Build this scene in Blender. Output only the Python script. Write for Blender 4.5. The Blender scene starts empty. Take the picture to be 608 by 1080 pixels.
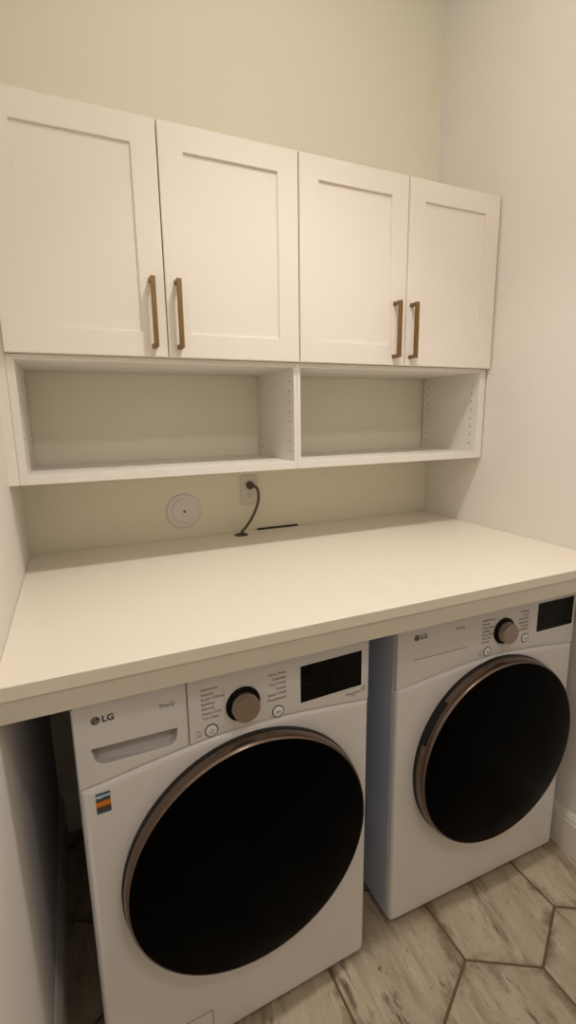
import bpy, bmesh, math, random
from mathutils import Vector, Matrix
random.seed(7)
scene = bpy.context.scene
col = scene.collection
PI = math.pi

# ------------------------------------------------------------------ materials
def lin(c):
    return tuple(((v/255.)/12.92 if v/255. <= .04045 else ((v/255.+.055)/1.055)**2.4) for v in c) + (1,)

def mat(name, rgb, rough=.5, metal=0, spec=.5, noise=0, nscale=8, bump=0, bscale=200, coat=0):
    m = bpy.data.materials.new(name); m.use_nodes = True
    nt = m.node_tree; b = nt.nodes['Principled BSDF']
    b.inputs['Base Color'].default_value = lin(rgb)
    b.inputs['Roughness'].default_value = rough
    b.inputs['Metallic'].default_value = metal
    b.inputs['Specular IOR Level'].default_value = spec
    b.inputs['Coat Weight'].default_value = coat
    tc = nt.nodes.new('ShaderNodeTexCoord')
    if noise:
        n = nt.nodes.new('ShaderNodeTexNoise'); n.inputs['Scale'].default_value = nscale
        n.inputs['Detail'].default_value = 3
        nt.links.new(tc.outputs['Object'], n.inputs['Vector'])
        mx = nt.nodes.new('ShaderNodeMix'); mx.data_type = 'RGBA'
        c = lin(rgb)
        mx.inputs[6].default_value = tuple(v*(1-noise) for v in c[:3]) + (1,)
        mx.inputs[7].default_value = tuple(min(1, v*(1+noise)) for v in c[:3]) + (1,)
        nt.links.new(n.outputs['Fac'], mx.inputs[0]); nt.links.new(mx.outputs[2], b.inputs['Base Color'])
    if bump:
        n2 = nt.nodes.new('ShaderNodeTexNoise'); n2.inputs['Scale'].default_value = bscale
        n2.inputs['Detail'].default_value = 4
        nt.links.new(tc.outputs['Object'], n2.inputs['Vector'])
        bp = nt.nodes.new('ShaderNodeBump'); bp.inputs['Strength'].default_value = bump
        bp.inputs['Distance'].default_value = .002
        nt.links.new(n2.outputs['Fac'], bp.inputs['Height']); nt.links.new(bp.outputs[0], b.inputs['Normal'])
    return m

M = {}
M['wall'] = mat('wall_paint', (241, 235, 214), .75, noise=.015, nscale=3, bump=.15, bscale=260)
M['wall_side'] = mat('side_wall_paint', (240, 233, 224), .7, noise=.015, nscale=3, bump=.15, bscale=260)
M['ceiling'] = mat('ceiling_paint', (236, 232, 216), .85, bump=.1, bscale=200)
M['trim'] = mat('trim_paint', (236, 230, 218), .4)
M['cab'] = mat('cabinet_lacquer', (244, 235, 221), .42, noise=.01, nscale=5)
M['cabin'] = mat('melamine_white', (238, 232, 222), .5, noise=.01, nscale=5)
M['hole'] = mat('pin_hole_dark', (70, 60, 48), .8)
M['counter'] = mat('counter_laminate', (238, 228, 210), .38, noise=.012, nscale=30, bump=.05, bscale=500)
M['apron'] = mat('apron_laminate', (222, 213, 196), .45, noise=.01, nscale=10)
M['brass'] = mat('brushed_brass', (138, 110, 72), .4, .9, noise=.08, nscale=60)
M['enamel'] = mat('white_enamel', (236, 233, 230), .28, coat=.2)
M['panelw'] = mat('white_plastic', (232, 228, 224), .35)
M['btn'] = mat('bright_button_plastic', (250, 248, 246), .25)
M['side'] = mat('grey_steel_side', (206, 215, 232), .4)
M['seam'] = mat('seam_dark', (96, 90, 84), .7)
M['pull'] = mat('shaded_recess_plastic', (176, 172, 168), .4)  # panel plastic darkened: the shade inside the pull is put into its grey
M['glass'] = mat('black_tinted_glass', (2, 2, 2), .22, spec=.03)
M['black'] = mat('black_plastic', (9, 9, 10), .35)
M['blackg'] = mat('black_gloss', (4, 4, 4), .15, spec=.15)
M['ring'] = mat('bronze_chrome', (132, 115, 104), .27, .95)
M['ink'] = mat('grey_ink', (132, 124, 117), .6)
M['inkd'] = mat('dark_ink', (78, 74, 72), .6)
M['inkl'] = mat('light_ink', (176, 168, 160), .6)
M['dim'] = mat('dim_display_print', (36, 31, 28), .7, spec=.03)
M['rubber'] = mat('black_rubber', (16, 15, 14), .7)
M['cord'] = mat('dark_grey_cord', (88, 76, 58), .5)
M['outlet'] = mat('outlet_plastic', (224, 216, 202), .4)
M['disc'] = mat('disc_plastic', (236, 227, 224), .5)
M['screw'] = mat('screw_grey', (120, 112, 104), .4, .5)
M['s_orange'] = mat('sticker_orange', (226, 130, 26), .4)
M['s_blue'] = mat('sticker_blue', (56, 88, 108), .4)
M['s_white'] = mat('sticker_pale', (206, 214, 214), .4)
M['s_green'] = mat('sticker_olive', (88, 84, 40), .4)
M['s_brown'] = mat('sticker_brown', (96, 58, 32), .4)
M['bulb'] = mat('diffuser', (250, 245, 235), .5)

def brushed_knob():
    m = mat('brushed_knob_metal', (172, 158, 146), .3, .95)
    nt = m.node_tree; b = nt.nodes['Principled BSDF']
    b.inputs['Anisotropic'].default_value = .7
    tg = nt.nodes.new('ShaderNodeTangent'); tg.direction_type = 'RADIAL'; tg.axis = 'Y'
    nt.links.new(tg.outputs[0], b.inputs['Tangent'])
    return m
M['knob'] = brushed_knob()

def floor_mat():
    m = bpy.data.materials.new('whitewashed_wood_tile'); m.use_nodes = True
    nt = m.node_tree; N = nt.nodes; L = nt.links; b = N['Principled BSDF']
    uv = N.new('ShaderNodeUVMap'); uv.uv_map = 'grain'
    def noise(scale, sx, sy, detail=5, rough=.6, dist=0):
        mp = N.new('ShaderNodeMapping'); mp.inputs['Scale'].default_value = (sx, sy, 1)
        L.new(uv.outputs[0], mp.inputs[0])
        n = N.new('ShaderNodeTexNoise'); n.inputs['Scale'].default_value = scale
        n.inputs['Detail'].default_value = detail; n.inputs['Roughness'].default_value = rough
        n.inputs['Distortion'].default_value = dist
        L.new(mp.outputs[0], n.inputs['Vector']); return n.outputs['Fac']
    def ramp(src, a, c, va=0, vb=1):
        r = N.new('ShaderNodeMapRange'); r.inputs[1].default_value = a; r.inputs[2].default_value = c
        r.inputs[3].default_value = va; r.inputs[4].default_value = vb; L.new(src, r.inputs[0]); return r.outputs[0]
    def mix(f, A, B):
        x = N.new('ShaderNodeMix'); x.data_type = 'RGBA'
        if isinstance(f, float): x.inputs[0].default_value = f
        else: L.new(f, x.inputs[0])
        for i, s in ((6, A), (7, B)):
            if isinstance(s, tuple): x.inputs[i].default_value = s
            else: L.new(s, x.inputs[i])
        return x.outputs[2]
    def mul(a, c):
        x = N.new('ShaderNodeMath'); x.operation = 'MULTIPLY'; L.new(a, x.inputs[0])
        if isinstance(c, float): x.inputs[1].default_value = c
        else: L.new(c, x.inputs[1])
        return x.outputs[0]
    base = mix(ramp(noise(9, 1, .35, 4), .3, .7), lin((172, 155, 130)), lin((202, 187, 160)))
    # long grey-brown grain streaks gathered in bands, plus small knots and flecks
    band = ramp(noise(6, 1.7, .4, 4, .6, .6), .50, .60)
    streak = ramp(noise(24, 2.0, .45, 7, .72, .8), .46, .62)
    c = mix(mul(mul(streak, band), .95), base, lin((92, 74, 56)))
    broad = ramp(noise(7, 2.2, .3, 3, .5, .3), .54, .66)
    c = mix(mul(broad, .38), c, lin((136, 114, 90)))
    fine = ramp(noise(90, 2.5, .22, 4, .6), .5, .75)
    c = mix(mul(fine, .22), c, lin((140, 120, 98)))
    fleck = ramp(noise(48, 1.5, .55, 4, .75, 1.2), .62, .68)
    c = mix(mul(fleck, .8), c, lin((84, 62, 46)))
    white = ramp(noise(22, 1.8, .4, 5, .65, .5), .52, .7)
    c = mix(mul(white, .4), c, lin((228, 216, 192)))
    # dirt that has settled along the tile edge
    ed = N.new('ShaderNodeAttribute'); ed.attribute_name = 'edge'
    en = noise(35, 1, 1, 4, .6)
    th = N.new('ShaderNodeMath'); th.operation = 'MULTIPLY'; L.new(en, th.inputs[0]); th.inputs[1].default_value = .045
    sb = N.new('ShaderNodeMath'); sb.operation = 'SUBTRACT'; L.new(ed.outputs['Fac'], sb.inputs[0]); L.new(th.outputs[0], sb.inputs[1])
    e = ramp(sb.outputs[0], -.02, .004, 1, 0)
    patch = ramp(noise(9, 1, 1, 3), .42, .6)
    c = mix(mul(mul(e, patch), .75), c, lin((112, 90, 64)))
    L.new(c, b.inputs['Base Color'])
    b.inputs['Roughness'].default_value = .5
    b.inputs['Specular IOR Level'].default_value = .4
    bp = N.new('ShaderNodeBump'); bp.inputs['Strength'].default_value = .25; bp.inputs['Distance'].default_value = .001
    L.new(streak, bp.inputs['Height']); L.new(bp.outputs[0], b.inputs['Normal'])
    return m
M['tile'] = floor_mat()
M['grout'] = mat('brown_grout', (112, 90, 64), .9, noise=.55, nscale=40, bump=.3, bscale=150)

# ------------------------------------------------------------------ builders
class MB:
    """collects shapes (several materials) into one mesh object"""
    def __init__(s, off=(0, 0, 0)):
        s.bm = bmesh.new(); s.mats = []; s.off = Vector(off)
    def mi(s, m):
        if m not in s.mats: s.mats.append(m)
        return s.mats.index(m)
    def _add(s, bm, m, smooth=False):
        i = s.mi(m)
        for f in bm.faces: f.material_index = i; f.smooth = smooth
        me = bpy.data.meshes.new('t'); bm.to_mesh(me); bm.free()
        s.bm.from_mesh(me); bpy.data.meshes.remove(me)
    def box(s, a, b, m, bevel=0, seg=2, smooth=False):
        bm = bmesh.new(); bmesh.ops.create_cube(bm, size=1)
        for v in bm.verts:
            for k in range(3): v.co[k] = (a[k]+b[k])/2 + v.co[k]*(b[k]-a[k])
        if bevel: bmesh.ops.bevel(bm, geom=list(bm.edges), offset=bevel, segments=seg, affect='EDGES', profile=.5)
        s._add(bm, m, smooth); return s
    def lathe(s, prof, c, m, n=96, smooth=True, a0=0, a1=2*PI):
        """prof: (radius, y) pairs around an axis along y through c=(x,z)"""
        bm = bmesh.new(); full = abs(a1-a0-2*PI) < 1e-6; rings = []
        for r, y in prof:
            if r < 1e-6: rings.append([bm.verts.new((c[0], y, c[1]))]); continue
            rings.append([bm.verts.new((c[0]+r*math.cos(a0+(a1-a0)*k/n), y, c[1]+r*math.sin(a0+(a1-a0)*k/n))) for k in range(n if full else n+1)])
        for A, B in zip(rings, rings[1:]):
            L = n
            for k in range(L):
                k2 = (k+1) % n if full else k+1
                q = []
                q.append(A[k] if len(A) > 1 else A[0])
                if len(A) > 1: q.append(A[k2])
                q.append(B[k2] if len(B) > 1 else B[0])
                if len(B) > 1: q.append(B[k])
                if len(q) > 2:
                    try: bm.faces.new(q)
                    except ValueError: pass
        bmesh.ops.recalc_face_normals(bm, faces=bm.faces)
        s._add(bm, m, smooth); return s
    def cylz(s, c, r, z0, z1, m, n=32):
        bm = bmesh.new(); bmesh.ops.create_cone(bm, cap_ends=True, segments=n, radius1=r, radius2=r, depth=z1-z0)
        bmesh.ops.translate(bm, verts=bm.verts, vec=(c[0], c[1], (z0+z1)/2)); s._add(bm, m); return s
    def from_curve(s, cu, m, T, smooth=False):
        ob = bpy.data.objects.new('tmp', cu); col.objects.link(ob)
        dg = bpy.context.evaluated_depsgraph_get(); dg.update()
        me = bpy.data.meshes.new_from_object(ob.evaluated_get(dg))
        bpy.data.objects.remove(ob); bpy.data.curves.remove(cu)
        bm = bmesh.new(); bm.from_mesh(me); bpy.data.meshes.remove(me)
        bmesh.ops.remove_doubles(bm, verts=bm.verts, dist=1e-6)
        bm.transform(T); s._add(bm, m, smooth); return s
    def plate(s, loops, y, t, m, bevel=0.0, seg=3):
        """flat plate from (x,z) loops (inner loops cut holes), front face at y, thickness t going back"""
        cu = bpy.data.curves.new('c', 'CURVE'); cu.dimensions = '2D'; cu.fill_mode = 'BOTH'
        for lp in loops:
            sp = cu.splines.new('POLY'); sp.points.add(len(lp)-1)
            for p, q in zip(sp.points, lp): p.co = (q[0], q[1], 0, 1)
            sp.use_cyclic_u = True
        cu.extrude = max(t/2-bevel, 0); cu.bevel_depth = bevel; cu.bevel_resolution = seg; cu.offset = -bevel
        T = Matrix.Translation((0, y+t/2, 0)) @ Matrix.Rotation(PI/2, 4, 'X')
        return s.from_curve(cu, m, T)
    def text(s, body, x, z, size, y, m, align='LEFT', rot=0, ext=.00015, shear=0, bold=0):
        cu = bpy.data.curves.new('t', 'FONT'); cu.body = body; cu.size = size; cu.align_x = align; cu.align_y = 'CENTER'
        cu.extrude = ext; cu.shear = shear; cu.offset = bold; cu.resolution_u = 4
        T = Matrix.Translation((x, y, z)) @ Matrix.Rotation(-rot, 4, 'Y') @ Matrix.Rotation(PI/2, 4, 'X')
        return s.from_curve(cu, m, T)
    def tube(s, pts, r, m, n=14):
        cu = bpy.data.curves.new('c', 'CURVE'); cu.dimensions = '3D'
        sp = cu.splines.new('NURBS'); sp.points.add(len(pts)-1)
        for p, q in zip(sp.points, pts): p.co = (*q, 1)
        sp.use_endpoint_u = True; sp.order_u = 4; sp.resolution_u = 12
        cu.bevel_depth = r; cu.bevel_resolution = 4; cu.use_fill_caps = True
        return s.from_curve(cu, m, Matrix.Identity(4), True)
    def build(s, name, parent=None, smooth_angle=None):
        me = bpy.data.meshes.new(name)
        bmesh.ops.translate(s.bm, verts=s.bm.verts, vec=-s.off)
        s.bm.to_mesh(me); s.bm.free()
        for m in s.mats: me.materials.append(m)
        if smooth_angle: 
            for p in me.polygons: p.use_smooth = abs(p.normal.y) < .9995
            me.set_sharp_from_angle(angle=smooth_angle)
        o = bpy.data.objects.new(name, me); col.objects.link(o)
        if parent: o.parent = parent
        return o

def thing(name, label, cat, loc=(0, 0, 0), rz=0, group=None):
    o = bpy.data.objects.new(name, None); col.objects.link(o); o.empty_display_size = .1
    o.location = loc; o.rotation_euler = (0, 0, rz); o['label'] = label; o['category'] = cat
    if group: o['group'] = group
    return o
def tag(o, label, cat, group=None):
    o['label'] = label; o['category'] = cat
    if group: o['group'] = group
    return o
def struct(o, label=None):
    o['kind'] = 'structure'
    if label: o['label'] = label
    return o

# ------------------------------------------------------------------ measured layout
W, H, D = 1.640, 1.0802, .8947       # room width, counter height, counter depth
CD = .3485                           # door face of the wall cabinets
CEIL = 3.09
YF = -2.9                            # wall behind the camera

# ------------------------------------------------------------------ setting
struct(MB().box((-.12, 0, -.1), (W+.12, .12, CEIL+.1), M['wall']).build('wall_back'))
struct(MB().box((-.12, YF, -.1), (0, 0, CEIL+.1), M['wall_side']).build('wall_left'))
struct(MB().box((W, YF, -.1), (W+.12, 0, CEIL+.1), M['wall_side']).build('wall_right'))
struct(MB().box((-.12, YF-.12, -.1), (W+.12, YF, CEIL+.1), M['wall_side']).build('wall_front'))
struct(MB().box((0, YF, CEIL), (W, 0, CEIL+.1), M['ceiling']).build('ceiling'))

def baseboard(name, p0, p1, nrm):
    """moulded board from p0 to p1 (xy), nrm points into the room"""
    prof = [(0, 0), (.015, 0), (.015, .118), (.0125, .124), (.0125, .132), (.008, .143), (.004, .15), (0, .15)]
    bm = bmesh.new(); rows = []
    for p in (p0, p1):
        rows.append([bm.verts.new((p[0]+nrm[0]*a, p[1]+nrm[1]*a, z)) for a, z in prof])
    n = len(prof)
    for k in range(n): bm.faces.new((rows[0][k], rows[0][(k+1) % n], rows[1][(k+1) % n], rows[1][k]))
    bm.faces.new(rows[0]); bm.faces.new(rows[1]); bmesh.ops.recalc_face_normals(bm, faces=bm.faces)
    mb = MB(); mb._add(bm, M['trim']); return struct(mb.build(name))
baseboard('baseboard_left', (0, YF), (0, -.0001), (1, 0))
baseboard('baseboard_right', (W, YF), (W, -.0001), (-1, 0))
baseboard('baseboard_back', (.0155, 0), (W-.0155, 0), (0, -1))

# floor of large pointy hexagon tiles: grout bed plus one face fan per tile
def build_floor():
    S = .2105; cx0, cy0 = 1.233, -.857; g = .0036
    fl = MB()
    fl.box((0, YF, -.1), (W, 0, -.0018), M['grout'])
    bm = bmesh.new(); uvl = bm.loops.layers.uv.new('grain'); el = bm.verts.layers.float.new('edge')
    w = math.sqrt(3)*S
    for j in range(-9, 6):
        for i in range(-6, 6):
            cx = cx0+i*w+(w/2 if j % 2 else 0); cy = cy0+j*1.5*S
            if cx < -.3 or cx > W+.3 or cy < YF-.3 or cy > .3: continue
            R = S-g/math.cos(PI/6)
            th = math.radians(random.uniform(-9, 9)+(-8))
            ox, oy = random.uniform(0, 40), random.uniform(0, 40)
            def uvof(v):
                dx, dy = v.x-cx, v.y-cy
                return (dx*math.cos(th)+dy*math.sin(th)+ox, -dx*math.sin(th)+dy*math.cos(th)+oy)
            top = []; bot = []; cham = []
            for k in range(6):
                a = PI/6+k*PI/3
                t = bm.verts.new((cx+(R-.0015)*math.cos(a), cy+(R-.0015)*math.sin(a), 0)); t[el] = 0.0; top.append(t)
                c_ = bm.verts.new((cx+R*math.cos(a), cy+R*math.sin(a), -.0012)); c_[el] = -.01; cham.append(c_)
                d_ = bm.verts.new((cx+R*math.cos(a), cy+R*math.sin(a), -.004)); d_[el] = -.01; bot.append(d_)
            ce = bm.verts.new((cx, cy, 0)); ce[el] = R*math.cos(PI/6)
            for k in range(6):
                k2 = (k+1) % 6
                for f in (bm.faces.new((ce, top[k], top[k2])), bm.faces.new((top[k], cham[k], cham[k2], top[k2])),
                          bm.faces.new((cham[k], bot[k], bot[k2], cham[k2]))):
                    for l in f.loops: l[uvl].uv = uvof(l.vert.co)
    for co, no in (((.0, 0, 0), (-1, 0, 0)), ((W, 0, 0), (1, 0, 0)), ((0, 0, 0), (0, 1, 0)), ((0, YF, 0), (0, -1, 0))):
        bmesh.ops.bisect_plane(bm, geom=bm.verts[:]+bm.edges[:]+bm.faces[:], plane_co=co, plane_no=no, clear_outer=True)
    fl.bm.loops.layers.uv.new('grain'); fl.bm.verts.layers.float.new('edge')
    fl._add(bm, M['tile'])
    struct(fl.build('floor'))
build_floor()

# ------------------------------------------------------------------ wall cabinets
XD = [.0264, .4319, .8373, 1.2362, 1.6352]     # door edges
DT, DB = 2.2766, 1.6893
def door(x0, x1, hx, parent, off, side):
    g = .0017
    bm = bmesh.new(); bmesh.ops.create_cube(bm, size=1)
    a = (x0+g, -CD, DB); b = (x1-g, -CD+.019, DT)
    for v in bm.verts:
        for k in range(3): v.co[k] = (a[k]+b[k])/2+v.co[k]*(b[k]-a[k])
    fr = [f for f in bm.faces if f.normal.y < -.9 or f.calc_center_median().y < -CD+.001]
    fr = [f for f in fr if abs(f.calc_center_median().y+CD) < 1e-4]
    bmesh.ops.inset_region(bm, faces=fr, thickness=.066, use_even_offset=True)
    inner = [f for f in bm.faces if abs(f.calc_center_median().y+CD) < 1e-4 and abs(f.calc_center_median().x-(x0+x1)/2) < .01 and f.calc_area() > .05 and len(f.verts) == 4 and all(v.co.x > x0+.05 and v.co.x < x1-.05 for v in f.verts)]
    r = bmesh.ops.extrude_face_region(bm, geom=inner)
    nv = [v for v in r['geom'] if isinstance(v, bmesh.types.BMVert)]
    bmesh.ops.delete(bm, geom=inner, context='FACES_ONLY')
    bmesh.ops.translate(bm, verts=nv, vec=(0, .0065, 0))
    oe = [e for e in bm.edges if all(abs(v.co.y+CD) < 1e-4 for v in e.verts) and
          (all(abs(v.co.x-a[0]) < 1e-4 for v in e.verts) or all(abs(v.co.x-b[0]) < 1e-4 for v in e.verts)
           or all(abs(v.co.z-DB) < 1e-4 for v in e.verts) or all(abs(v.co.z-DT) < 1e-4 for v in e.verts)
           or all(v.co.x > x0+.05 and v.co.x < x1-.05 for v in e.verts))]
    bmesh.ops.bevel(bm, geom=oe, offset=.0016, segments=2, affect='EDGES')
    bmesh.ops.recalc_face_normals(bm, faces=bm.faces)
    mb = MB(off); mb._add(bm, M['cab']); d = mb.build('door', parent)
    h = MB(off)
    z0, z1 = 1.7125, 1.8915; w = .0062; yb = -CD-.036
    h.box((hx-w, yb, z0), (hx+w, yb+.0105, z1), M['brass'], .0012)
    for z in (z0, z1-.0105): h.box((hx-w, yb+.009, z), (hx+w, -CD+.0002, z+.0105), M['brass'], .001)
    for z in (z0, z1-.0105): h.box((hx-w-.001, -CD-.002, z-.001), (hx+w+.001, -CD+.0003, z+.0115), M['brass'], .0005)
    h.build('handle', d)

def cabinet(x0, xm, x1, h0, h1, label, x0b):
    off = ((x0+x1)/2, 0, 1.69)
    t = thing('wall_cabinet', label, 'cabinet', off, group='shaker wall cabinets')
    yb, yf = -.002, -CD+.0205; a, b, z0, z1 = x0b, x1-.0006, 1.6895, 2.268; th = .018
    c = MB(off)
    c.box((a, yf, z0), (a+th, yb, z1), M['cabin']); c.box((b-th, yf, z0), (b, yb, z1), M['cabin'])
    c.box((a+th, yf, z0), (b-th, yb, z0+th), M['cabin']); c.box((a+th, yf, z1-th), (b-th, yb, z1), M['cabin'])
    c.box((a+th, yb-.006, z0+th), (b-th, yb, z1-th), M['cabin']); c.box((a+th, yf+.03, 1.97), (b-th, yb-.007, 1.988), M['cabin'])
    c.build('cabinet_body', t)
    door(x0, xm, h0, t, off, 0); door(xm, x1, h1, t, off, 1)
cabinet(XD[0], XD[1], XD[2], .3950, .4640, 'white two-door wall cabinet on the left, with long bronze bar handles', XD[0]+.0006)
cabinet(XD[2], XD[3], XD[4], 1.1905, 1.2590, 'white two-door wall cabinet on the right, next to the side wall', XD[2]+.0006)

def shelf_unit(x0, x1, tl, tr, label):
    off = ((x0+x1)/2, 0, 1.353)
    t = thing('open_shelf_unit', label, 'shelf', off, group='open shelf boxes under the wall cabinets')
    yb, yf, z0, z1 = -.006, -CD+.0205, 1.353, 1.6885
    def side(a, b, inner):
        s = MB(off); s.box((a, yf, z0), (b, yb, z1), M['cabin'], .0008)
        for y in (-.292, -.035):
            for k in range(8):
                z = 1.41+.032*k
                x = a if inner < 0 else b
                bm = bmesh.new(); bmesh.ops.create_cone(bm, cap_ends=True, segments=12, radius1=.0028, radius2=.0028, depth=.0006)
                bmesh.ops.rotate(bm, verts=bm.verts, matrix=Matrix.Rotation(PI/2, 3, 'Y')); bmesh.ops.translate(bm, verts=bm.verts, vec=(x, y, z))
                s._add(bm, M['hole'])
        s.build('side_panel', t)
    side(x0, x0+tl, 1); side(x1-tr, x1, -1)
    MB(off).box((x0+tl, yf, z1-.014), (x1-tr, yb, z1), M['cabin'], .0008).build('top_panel', t)
    MB(off).box((x0+tl, yf, z0), (x1-tr, yb, z0+.0245), M['cabin'], .0008).build('shelf_board', t)
shelf_unit(XD[0], .8362, .0195, .0120, 'open white shelf box under the left cabinet, above the round plate and outlet')
shelf_unit(.8368, XD[4]-.001, .0110, .0300, 'open white shelf box under the right cabinet, touching the side wall')
struct(MB().box((0.0002, -CD+.0205, 1.353), (XD[0]-.0006, -CD+.0385, 2.268), M['cab'], .0005).build('trim_1'))

# ------------------------------------------------------------------ countertop
off = (W/2, -D/2, 1.009)
ct = thing('countertop', 'long cream laminate countertop spanning wall to wall over the washer and dryer', 'countertop', off)
zt = H
hole_c = (.722, -.053)
c = MB(off); c.box((.0006, -D, H-.0275), (W-.0006, -.0006, H), M['counter'], .0015); c.build('slab', ct)
c = MB(off); c.box((.0008, -D+.004, 1.009), (W-.0008, -D+.024, H-.0277), M['apron'], .0008); c.build('apron', ct)
c = MB(off)
bm = bmesh.new(); n = 48
prof = [(.0145, -.006), (.0145, .0012), (.017, .0026), (.0225, .0028), (.0262, .0016), (.0268, 0)]
rings = [[bm.verts.new((hole_c[0]+r*math.cos(2*PI*k/n), hole_c[1]+r*math.sin(2*PI*k/n), H+z+.0001)) for k in range(n)] for r, z in prof[1:]]
for A, B in zip(rings, rings[1:]):
    for k in range(n): bm.faces.new((A[k], A[(k+1) % n], B[(k+1) % n], B[k]))
bm.faces.new(rings[0]); bmesh.ops.recalc_face_normals(bm, faces=bm.faces)
c._add(bm, M['black'], True)
c.build('cable_grommet', ct)['label'] = 'black round cable grommet'
c = MB(off); c.box((.806, -.0105, H), (.982, -.0012, H+.006), M['rubber'], .001); c.build('cable_slot', ct)['label'] = 'black slot along the back edge'

# ------------------------------------------------------------------ washer and dryer
def arch(u, w, side, peak):
    return side+(peak-side)*math.sin(PI*min(max(u/w, 0), 1))**1.15

def machine(name, label, cat, x0, y0, rz, w, dep, P):
    off = (w/2, dep/2, 0)
    ca, sa = math.cos(rz), math.sin(rz)
    loc = (x0+off[0]*ca-off[1]*sa, y0+off[0]*sa+off[1]*ca, 0)
    t = thing(name, label, cat, loc, rz)
    ztop = .988; zb = P['zb']; yk = P['yk']          # yk: depth of proud front skins
    # steel body behind the front skins
    b = MB(off); b.box((.001, .040, zb+.004), (w-.001, dep, ztop-.002), M['enamel'], .006, 3); b.build('cabinet_body', t, .7)
    for s in (-1, 1):
        sp = MB(off); x = -.0012 if s < 0 else w-.0008
        sp.box((x, .019, zb+.012), (x+.002, .34, ztop-.012), M['side'], .0008)
        sp.box((x, .348, zb+.012), (x+.002, dep-.03, ztop-.012), M['side'], .0008)
        sp.build('side_panel', t)
    # lower front panel, its top edge an arch
    n = 36
    arc = [(w*k/n, arch(k/n, 1, P['aside'], P['apeak'])) for k in range(n+1)]
    rb = .016
    low = [(0, zb+rb), (rb*.3, zb+rb*.3), (rb, zb), (w-rb, zb), (w-rb*.3, zb+rb*.3), (w, zb+rb)]
    dc, dz, R = P['door']
    dn = 72
    holec = [(dc+(R-.012)*math.cos(2*PI*k/dn), dz+(R-.012)*math.sin(2*PI*k/dn)) for k in range(dn)]
    fp = MB(off); fp.plate([low+arc[::-1], holec], 0, .0405, M['enamel'], .014, 6); fp.build('front_panel', t, .6)
    # control panel (right of the drawer)
    sx = P['seam']
    def arcseg(u0, u1, m=24, d=.0022):
        return [(u0+(u1-u0)*k/m, arch((u0+(u1-u0)*k/m)/w, 1, P['aside'], P['apeak'])+d) for k in range(m+1)]
    yc = .0035
    if P['drawer']:
        right = arcseg(sx+.0012, w-.001)+[(w-.001, ztop-.006), (w-.006, ztop), (sx+.0012, ztop)]
        cp = MB(off); cp.plate([right], yc, .037, M['panelw'], .0018, 3); cp.build('control_panel', t, .6)
        # detergent drawer front with the scooped pull
        left = arcseg(.001, sx-.0012)+[(sx-.0012, ztop), (.006, ztop), (.001, ztop-.006)]
        def scoop(k, dz_=0):
            pts = [(.028, .8915), (.198, .8845)]
            for q in range(7):
                a = -q/6*PI/2
                pts.append((.198-.022+.022*math.cos(a)-.002, .868+.020*math.sin(a)))
            for q in range(7):
                a = -PI/2-q/6*PI/2
                pts.append((.034+.022+.024*math.cos(a), .874+.022*math.sin(a)))
            cxm, czm = .113, .870
            return [(cxm+(x-cxm)*k, czm+(z-czm)*k+dz_) for x, z in pts]
        dr = MB(off); dr.plate([left, scoop(1)], yc, .037, M['panelw'], .0018, 3)
        drawer = dr.build('detergent_drawer', t, .6)
        bm = bmesh.new(); A = scoop(1.02); Bp = scoop(.93, .004)
        def depth(z): return yc+.004+.028*min(1, max(0, (z-.850)/.030))
        ra = [bm.verts.new((x, yc+.0012, z)) for x, z in A]
        rb_ = [bm.verts.new((x, depth(z), z)) for x, z in Bp]
        m_ = len(ra)
        for k in range(m_): bm.faces.new((ra[k], ra[(k+1) % m_], rb_[(k+1) % m_], rb_[k]))
        bm.faces.new(rb_); bmesh.ops.triangulate(bm, faces=[f for f in bm.faces if len(f.verts) > 4])
        bmesh.ops.recalc_face_normals(bm, faces=bm.faces)
        dp = MB(off); dp._add(bm, M['pull']); dp.build('drawer_pull', drawer)
        fpar = drawer
    else:
        allp = arcseg(.001, w-.001, 36)+[(w-.001, ztop-.006), (w-.006, ztop), (.006, ztop), (.001, ztop-.006)]
        cp = MB(off); cp.plate([allp], yc, .037, M['panelw'], .0018, 3)
        cpo = cp.build('control_panel', t, .6); fpar = t
        s = MB(off); s.box((.056, yc-.0004, .8635), (.244, yc+.0003, .8650), M['seam']); s.build('panel_seam', cpo)
    # logo: round face mark, letters
    lx, lz = P['logo']
    lg = MB(off)
    lg.lathe([(0, yc-.0008), (.0084, yc-.0008), (.0087, yc)], (lx, lz), M['inkd'], 32)
    def arcm(r, a0, a1, wd, m, y):
        pts = [(lx+(r+wd/2)*math.cos(a0+(a1-a0)*k/20), lz+(r+wd/2)*math.sin(a0+(a1-a0)*k/20)) for k in range(21)]
        pts += [(lx+(r-wd/2)*math.cos(a1-(a1-a0)*k/20), lz+(r-wd/2)*math.sin(a1-(a1-a0)*k/20)) for k in range(21)]
        lg.plate([pts], y, .0002, m)
    arcm(.0064, math.radians(70), math.radians(360), .0012, M['inkl'], yc-.0010)
    lg.box((lx, yc-.0010, lz-.0006), (lx+.0066, yc-.0008, lz+.0006), M['inkl'])
    lg.box((lx-.0006, yc-.0010, lz-.0042), (lx+.0006, yc-.0008, lz+.0044), M['inkl'])
    lg.box((lx-.0006, yc-.0010, lz-.0042), (lx+.0026, yc-.0008, lz-.0032), M['inkl'])
    lg.lathe([(0, yc-.001), (.0011, yc-.001), (.0011, yc-.0008)], (lx-.0036, lz+.003), M['inkl'], 12)
    lg.text('LG', lx+.0115, lz, .0190, yc-.0005, M['inkd'], bold=.0006)
    lg.build('brand_mark', fpar)['label'] = 'dark grey round mark and letters'
    tq = MB(off); tq.text('ThinQ', P['thinq'][0], P['thinq'][1], .0125, yc-.0004, M['inkd'], 'CENTER'); tq.build('series_mark', fpar)
    # rotary selector
    kx, kz = P['knob']
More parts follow.
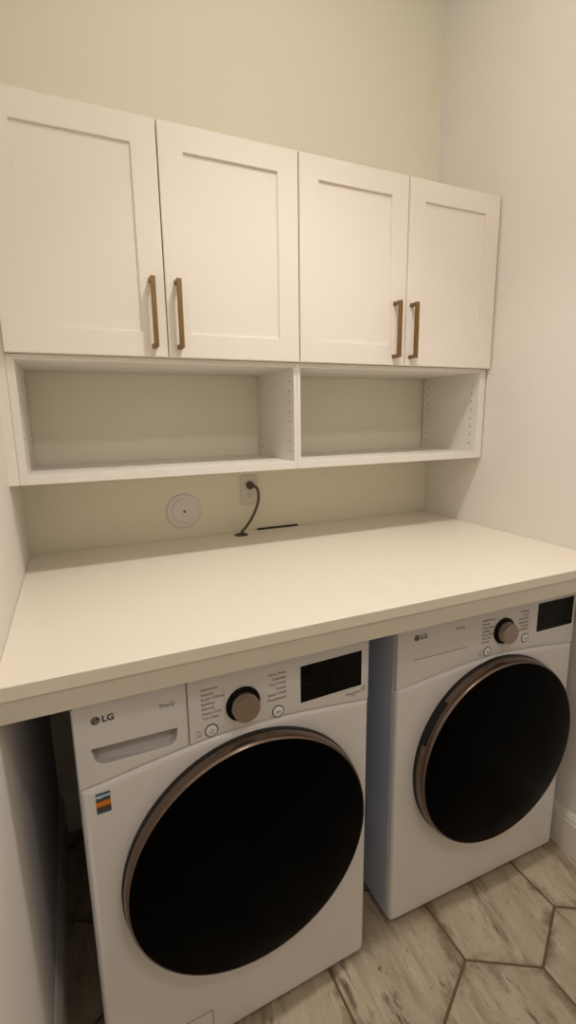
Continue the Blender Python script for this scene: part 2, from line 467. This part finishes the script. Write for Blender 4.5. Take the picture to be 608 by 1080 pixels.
    k = MB(off); k.lathe([(.0405, yc+.001), (.0405, yc-.003), (.039, yc-.0048), (.030, yc-.0052), (0, yc-.0052)], (kx, kz), M['blackg'], 72)
    ko = k.build('dial_ring', t)
    k = MB(off); k.lathe([(.0312, yc-.005), (.0312, yc-.025), (.0302, yc-.0275), (.0285, yc-.0280), (0, yc-.0262)], (kx, kz), M['knob'], 72)
    k.build('selector_knob', t, .5)['label'] = 'brushed metal selector knob'
    # buttons
    def button(c, icon):
        b_ = MB(off)
        b_.lathe([(.0150, yc+.0005), (.0150, yc-.0012), (.0128, yc-.0014), (.0126, yc-.0006)], c, M['inkd'], 48)
        b_.lathe([(.0126, yc-.0004), (.0124, yc-.0022), (.011, yc-.003), (0, yc-.0026)], c, M['btn'], 48)
        bo = b_.build('button', t)
        i_ = MB(off); y = yc-.0034
        if icon == 'power':
            pts = [(c[0]+r*math.cos(a), c[1]-.0004+r*math.sin(a)) for r, aa in ((.0052, range(120, 421, 15)), (.0041, range(420, 119, -15))) for a in map(math.radians, aa)]
            i_.plate([pts], y, .0006, M['ink']); i_.box((c[0]-.0005, y, c[1]+.001), (c[0]+.0005, y+.0006, c[1]+.0062), M['ink'])
        else:
            i_.plate([[(c[0]-.0045, c[1]+.0032), (c[0]-.0045, c[1]-.0032), (c[0]+.0008, c[1])]], y, .0006, M['inkd'])
            for dx in (.0018, .0036): i_.box((c[0]+dx, y, c[1]-.003), (c[0]+dx+.0008, y+.0006, c[1]+.003), M['inkd'])
        i_.build('icon', bo)
    button(P['b1'], 'power'); button(P['b2'], 'play')
    # printed cycle names
    pr = MB(off); lx0, lz0, dzl = P['lt']
    for q, s in enumerate(P['left']):
        pr.text(s, lx0+.0003*q, lz0-dzl*q, .0092, yc-.0003, M['ink'], bold=.00012)
    rx0, rz0, dzr = P['rt']; p2 = MB(off)
    for q, s in enumerate(P['right']):
        p2.text(s, rx0, rz0-dzr*q, .0092, yc-.0003, M['ink'], 'RIGHT', bold=.00012)
    p2.build('cycle_names', t)
    for q in range(7):
        zz = lz0-dzl*q-.0035; xa = lx0+.052; a = kz+.030-.010*q
        xb = kx-.0425
        ang = math.atan2(a-zz, xb-xa); L_ = math.hypot(xb-xa, a-zz)
        nx, nz = -math.sin(ang)*.00022, math.cos(ang)*.00022
        pr.plate([[(xa+nx, zz+nz), (xa-nx, zz-nz), (xb-nx, a-nz), (xb+nx, a+nz)]], yc-.0003, .0003, M['inkl'])
    pr.build('cycle_names', t)['label'] = 'small grey printed cycle names'
    pr = MB(off)
    pr.text('On', P['b1'][0]-.028, P['b1'][1]+.004, .008, yc-.0003, M['ink'], 'CENTER'); pr.text('Off', P['b1'][0]-.028, P['b1'][1]-.006, .008, yc-.0003, M['ink'], 'CENTER')
    pr.build('power_print', t)
    # display
    (x1, z1), (x2, z2) = P['disp']
    dsp = MB(off); dsp.plate([[(x1, z1), (x2, z1), (x2, z2), (x1, z2)]], yc-.0012, .0022, M['blackg'], .0006, 2)
    do = dsp.build('display', t); do['label'] = 'glossy black display screen'
    dd = MB(off); r2 = random.Random(3)
    for cc in range(4):
        for rr in range(5):
            xx = x1+.010+cc*(x2-x1-.02)/4; zz = z1+.012+rr*(z2-z1-.02)/4.6
            dd.box((xx, yc-.0014, zz), (xx+r2.uniform(.014, .026), yc-.0011, zz+.0024), M['dim'])
    dd.build('dim_segments', do)
    if P['drawer']:
        m = MB(off); m.text('Direct Drive', .638, .8385, .0085, yc-.0004, M['inkd'], 'CENTER'); m.text('Motor', .640, .8325, .0050, yc-.0004, M['ink'], 'CENTER')
        cx, cz = .669, .8435
        m.lathe([(.0068, yc-.0004), (.0078, yc-.0004)], (cx, cz), M['inkd'], 32, a0=.5, a1=5.6)
        m.text('10', cx, cz, .0098, yc-.0004, M['inkd'], 'CENTER'); m.build('warranty_mark', t)
    # door
    yo = -P['prot']
    d = MB(off)
    d.lathe([(R-.014, .004), (R+.001, .002), (R+.001, yo*.2), (R-.002, yo*.24)], (dc, dz), M['black'], 128)
    d.lathe([(R-.0015, yo*.22), (R-.0015, yo+.016), (R-.003, yo+.008), (R-.0055, yo+.002), (R-.008, yo), (R-.0095, yo+.0012)], (dc, dz), M['ring'], 128)
    do = d.build('door', t, .6); do['label'] = 'round door with bronze metallic rim'
    g = MB(off); g.lathe([(R-.0092, yo+.001), (R-.03, yo-.003), (R-.08, yo-.009), (R-.15, yo-.013), (R-.22, yo-.015), (0, yo-.016)], (dc, dz), M['glass'], 128)
    g.build('door_glass', do)['label'] = 'domed black tinted glass'
    if P['grip']:
        gp = MB(off); a0, a1 = math.radians(P['grip'][0]), math.radians(P['grip'][1])
        gp.lathe([(R-.0005, -.008), (R+.001, -.010), (R+.001, yo+.018), (R-.001, yo+.016)], (dc, dz), M['black'], 20, a0=a0, a1=a1)
        gp.build('door_grip', do)
    # levelling feet
    for fx in (.05, w-.05):
        for fy in (.07, dep-.07):
            f = MB(off); f.cylz((fx, fy), .02, 0.0, .008, M['rubber']); f.cylz((fx, fy), .008, .008, zb+.006, M['screw'], 16)
            f.build('foot', t)
    return t, off

wash, woff = machine('washing_machine', 'white front-load washing machine on the left with detergent drawer and small coloured sticker', 'washing machine',
    .1122, -.8561, .0417, .686, .75,
    dict(zb=.012, yk=0, aside=.808, apeak=.8385, door=(.358, .523, .300), prot=.036, seam=.221, drawer=True, logo=(.041, .9505), thinq=(.178, .9435),
         knob=(.345, .8975), b1=(.270, .8555), b2=(.430, .8525), lt=(.249, .9545, .0113), rt=(.452, .9475, .0125), disp=((.490, .8555), (.6625, .949)), grip=None,
         left=['Allergiene', 'Sanitary', 'Bright Whites', 'Bedding', 'Normal', 'Heavy Duty', 'Tub Clean'],
         right=['Perm. Press', 'Delicates', 'Hand Wash', 'Towels', 'Speed Wash', 'Downloaded']))
st = MB(woff)
cols = ['s_blue', 's_white', 's_blue', 's_brown', 's_orange', 's_orange', 's_green', 's_brown', 's_blue']
hts = [.005, .005, .006, .003, .006, .005, .004, .005, .007]
z = .7945; st.box((.0265, -.0006, .7475), (.0555, .0006, .7955), M['s_white'])
for cn, h_ in zip(cols, hts):
    st.box((.0275, -.0009, z-h_), (.0545, -.0005, z), M[cn]); z -= h_
st.box((.0385, -.0011, .7705), (.0475, -.0008, .7760), M['s_orange']); st.box((.030, -.0011, .7830), (.040, -.0008, .7850), M['s_white'])
so = st.build('sticker', wash); so['label'] = 'small orange and blue striped sticker'
hp = MB(woff)
hp.plate([[(.094, .022), (.238, .022), (.238, .104), (.094, .104)], [(.0955, .0235), (.2365, .0235), (.2365, .1025), (.0955, .1025)]], -.0004, .001, M['seam'])
hp.plate([[(.0962, .0242), (.2358, .0242), (.2358, .1018), (.0962, .1018)]], -.0012, .002, M['enamel'], .0008, 2)
hp.build('drain_hatch', wash)

dry, doff = machine('clothes_dryer', 'white front-load clothes dryer on the right with a flat panel and bronze door rim', 'dryer',
    .905, -.800, -.0098, .692, .71,
    dict(zb=.014, yk=0, aside=.786, apeak=.814, door=(.368, .506, .302), prot=.042, seam=0, drawer=False, logo=(.063, .9285), thinq=(.214, .929),
         knob=(.384, .8870), b1=(.322, .8330), b2=(.474, .8455), lt=(.297, .9325, .0113), rt=(.483, .9345, .0118), disp=((.522, .855), (.680, .948)), grip=(134, 160),
         left=['Antibacterial', 'Normal', 'Heavy Duty', 'Bedding', 'Perm. Press', 'Time Dry', 'Refresh'],
         right=['Delicates', 'Towels', 'Small Load', 'Speed Dry', 'Air Dry', 'Downloaded']))

# ------------------------------------------------------------------ things on the back wall
c = (.5187, 1.1825)
p = thing('round_cover_plate', 'round white plate with a centre screw on the back wall above the counter', 'cover plate', (c[0], 0, c[1]-.066))
po = (c[0], 0, c[1]-.066)
MB(po).lathe([(.066, -.0002), (.0655, -.003), (.062, -.006), (.050, -.0075), (.0475, -.0065)], c, M['disc'], 72).build('rim', p)
MB(po).lathe([(.0475, -.0065), (.046, -.009), (.042, -.011), (.02, -.0125), (0, -.0128)], c, M['disc'], 72).build('centre_disc', p)
MB(po).lathe([(.0052, -.0122), (.005, -.0142), (.003, -.0150), (0, -.015)], c, M['screw'], 24).build('screw', p)

ox, oz = .777, 1.2435
oo = (ox, 0, oz-.057)
o = thing('wall_outlet', 'cream duplex power outlet on the back wall under the open shelves', 'outlet', oo)
cp = MB(oo); cp.box((ox-.035, -.0065, oz-.057), (ox+.035, -.0003, oz+.057), M['outlet'], .0028, 3); cp.build('cover_plate', o, .6)
for dz in (.0195, -.0195):
    r = MB(oo); z = oz+dz
    pts = [(ox+.0172*math.cos(a)*1.0, z+max(-.0142, min(.0142, .0172*math.sin(a)))) for a in [2*PI*k/40 for k in range(40)]]
    r.plate([pts], -.0078, .003, M['outlet'], .0006, 2)
    if True:
        for dx, h_ in ((-.0063, .0045), (.0063, .0036)): r.box((ox+dx-.0011, -.0081, z+.003-h_), (ox+dx+.0011, -.0077, z+.003+h_), M['rubber'])
        r.lathe([(.0025, -.0081), (.0, -.0081)], (ox, z-.0088), M['rubber'], 16)
    r.build('receptacle', o)
MB(oo).lathe([(.0032, -.0064), (.003, -.0078), (0, -.0082)], (ox, oz), M['outlet'], 20).build('screw', o)

po = (ox, -.02, H)
pc = thing('power_cord', 'dark grey power cord plugged into the outlet and dropping into the counter grommet', 'cord', (hole_c[0], hole_c[1], H+.003))
po = (hole_c[0], hole_c[1], H+.003)
pz = oz+.0195
pl = MB(po)
pl.lathe([(0, -.0085), (.0145, -.0085), (.0155, -.014), (.0145, -.022), (.010, -.028), (.0075, -.034), (0, -.035)], (ox, pz), M['cord'], 32)
pl.build('plug', pc, .8)
cb = MB(po); cb.tube([(ox, -.030, pz+.001), (ox+.004, -.042, pz+.002), (ox+.016, -.050, pz-.004), (ox+.022, -.052, pz-.030), (ox+.018, -.053, pz-.070), (ox-.008, -.054, pz-.120),
    (ox-.036, -.054, pz-.158), (hole_c[0]+.002, hole_c[1], H+.012), (hole_c[0], hole_c[1], H+.0045)], .0054, M['cord'])
cb.build('cable', pc)

# ------------------------------------------------------------------ light: recessed ceiling downlights and an added wall fill
def downlight(x, y, power, size, cone, blend, wide):
    r = thing('recessed_downlight', LBL.pop(0), 'ceiling light', (x, y, CEIL), group='recessed ceiling lights')
    o_ = (x, y, CEIL)
    bm = bmesh.new(); n = 48
    pr = [(.082, -.0003), (.080, -.004), (.066, -.005), (.060, -.002)]
    rings = [[bm.verts.new((x+q*math.cos(2*PI*k/n), y+q*math.sin(2*PI*k/n), CEIL+z)) for k in range(n)] for q, z in pr]
    for A, B in zip(rings, rings[1:]):
        for k in range(n): bm.faces.new((A[k], A[(k+1) % n], B[(k+1) % n], B[k]))
    bmesh.ops.recalc_face_normals(bm, faces=bm.faces)
    m_ = MB(o_); m_._add(bm, M['trim'], True); m_.build('trim_ring', r)
    l = bpy.data.lights.new('downlight_lamp', 'SPOT'); l.energy = power; l.shadow_soft_size = size
    l.spot_size = math.radians(cone); l.spot_blend = blend; l.color = LCOL
    lo = bpy.data.objects.new('downlight_lamp', l); col.objects.link(lo); lo.location = (x, y, CEIL-.06-size)
    if wide:        # added all-round fill at the lamp's place, to brighten the upper wall
        l2 = bpy.data.lights.new('upper_wall_fill', 'POINT'); l2.energy = wide; l2.shadow_soft_size = size; l2.color = LCOL
        lo2 = bpy.data.objects.new('upper_wall_fill', l2); col.objects.link(lo2); lo2.location = (x, y, CEIL-.06-size)
LCOL = (1, .965, .95)
LBL = ['round recessed ceiling light above the counter, out of view', 'round recessed ceiling light behind the viewpoint, out of view']
downlight(.82, -1.02, 60, .055, 96, 1, 8.6)
downlight(.82, -2.2, 18.5, .06, 172, .5, 0)

w = bpy.data.worlds.new('World'); scene.world = w; w.use_nodes = True
w.node_tree.nodes['Background'].inputs[0].default_value = (.05, .045, .035, 1)
w.node_tree.nodes['Background'].inputs[1].default_value = .2

# ------------------------------------------------------------------ camera
cam = bpy.data.cameras.new('camera'); co = bpy.data.objects.new('camera', cam); col.objects.link(co); scene.camera = co
yaw, pitch, roll, f = .41562, -.196214, -.0140788, 509.644
cam.sensor_fit = 'VERTICAL'; cam.sensor_height = 24; cam.sensor_width = 24; cam.lens = f/1080*24; cam.clip_start = .02
fwd = Vector((math.sin(yaw)*math.cos(pitch), math.cos(yaw)*math.cos(pitch), math.sin(pitch)))
right = Vector((math.cos(yaw), -math.sin(yaw), 0)); up = right.cross(fwd)
r2 = right*math.cos(roll)+up*math.sin(roll); u2 = up*math.cos(roll)-right*math.sin(roll)
co.matrix_world = Matrix(((r2.x, u2.x, -fwd.x, .16103), (r2.y, u2.y, -fwd.y, -1.77111), (r2.z, u2.z, -fwd.z, 1.52412), (0, 0, 0, 1)))

vs = scene.view_settings
vs.view_transform = 'Standard'; vs.look = 'None'; vs.exposure = 0.0; vs.gamma = 1; vs.use_curve_mapping = False
scene.display_settings.display_device = 'sRGB'
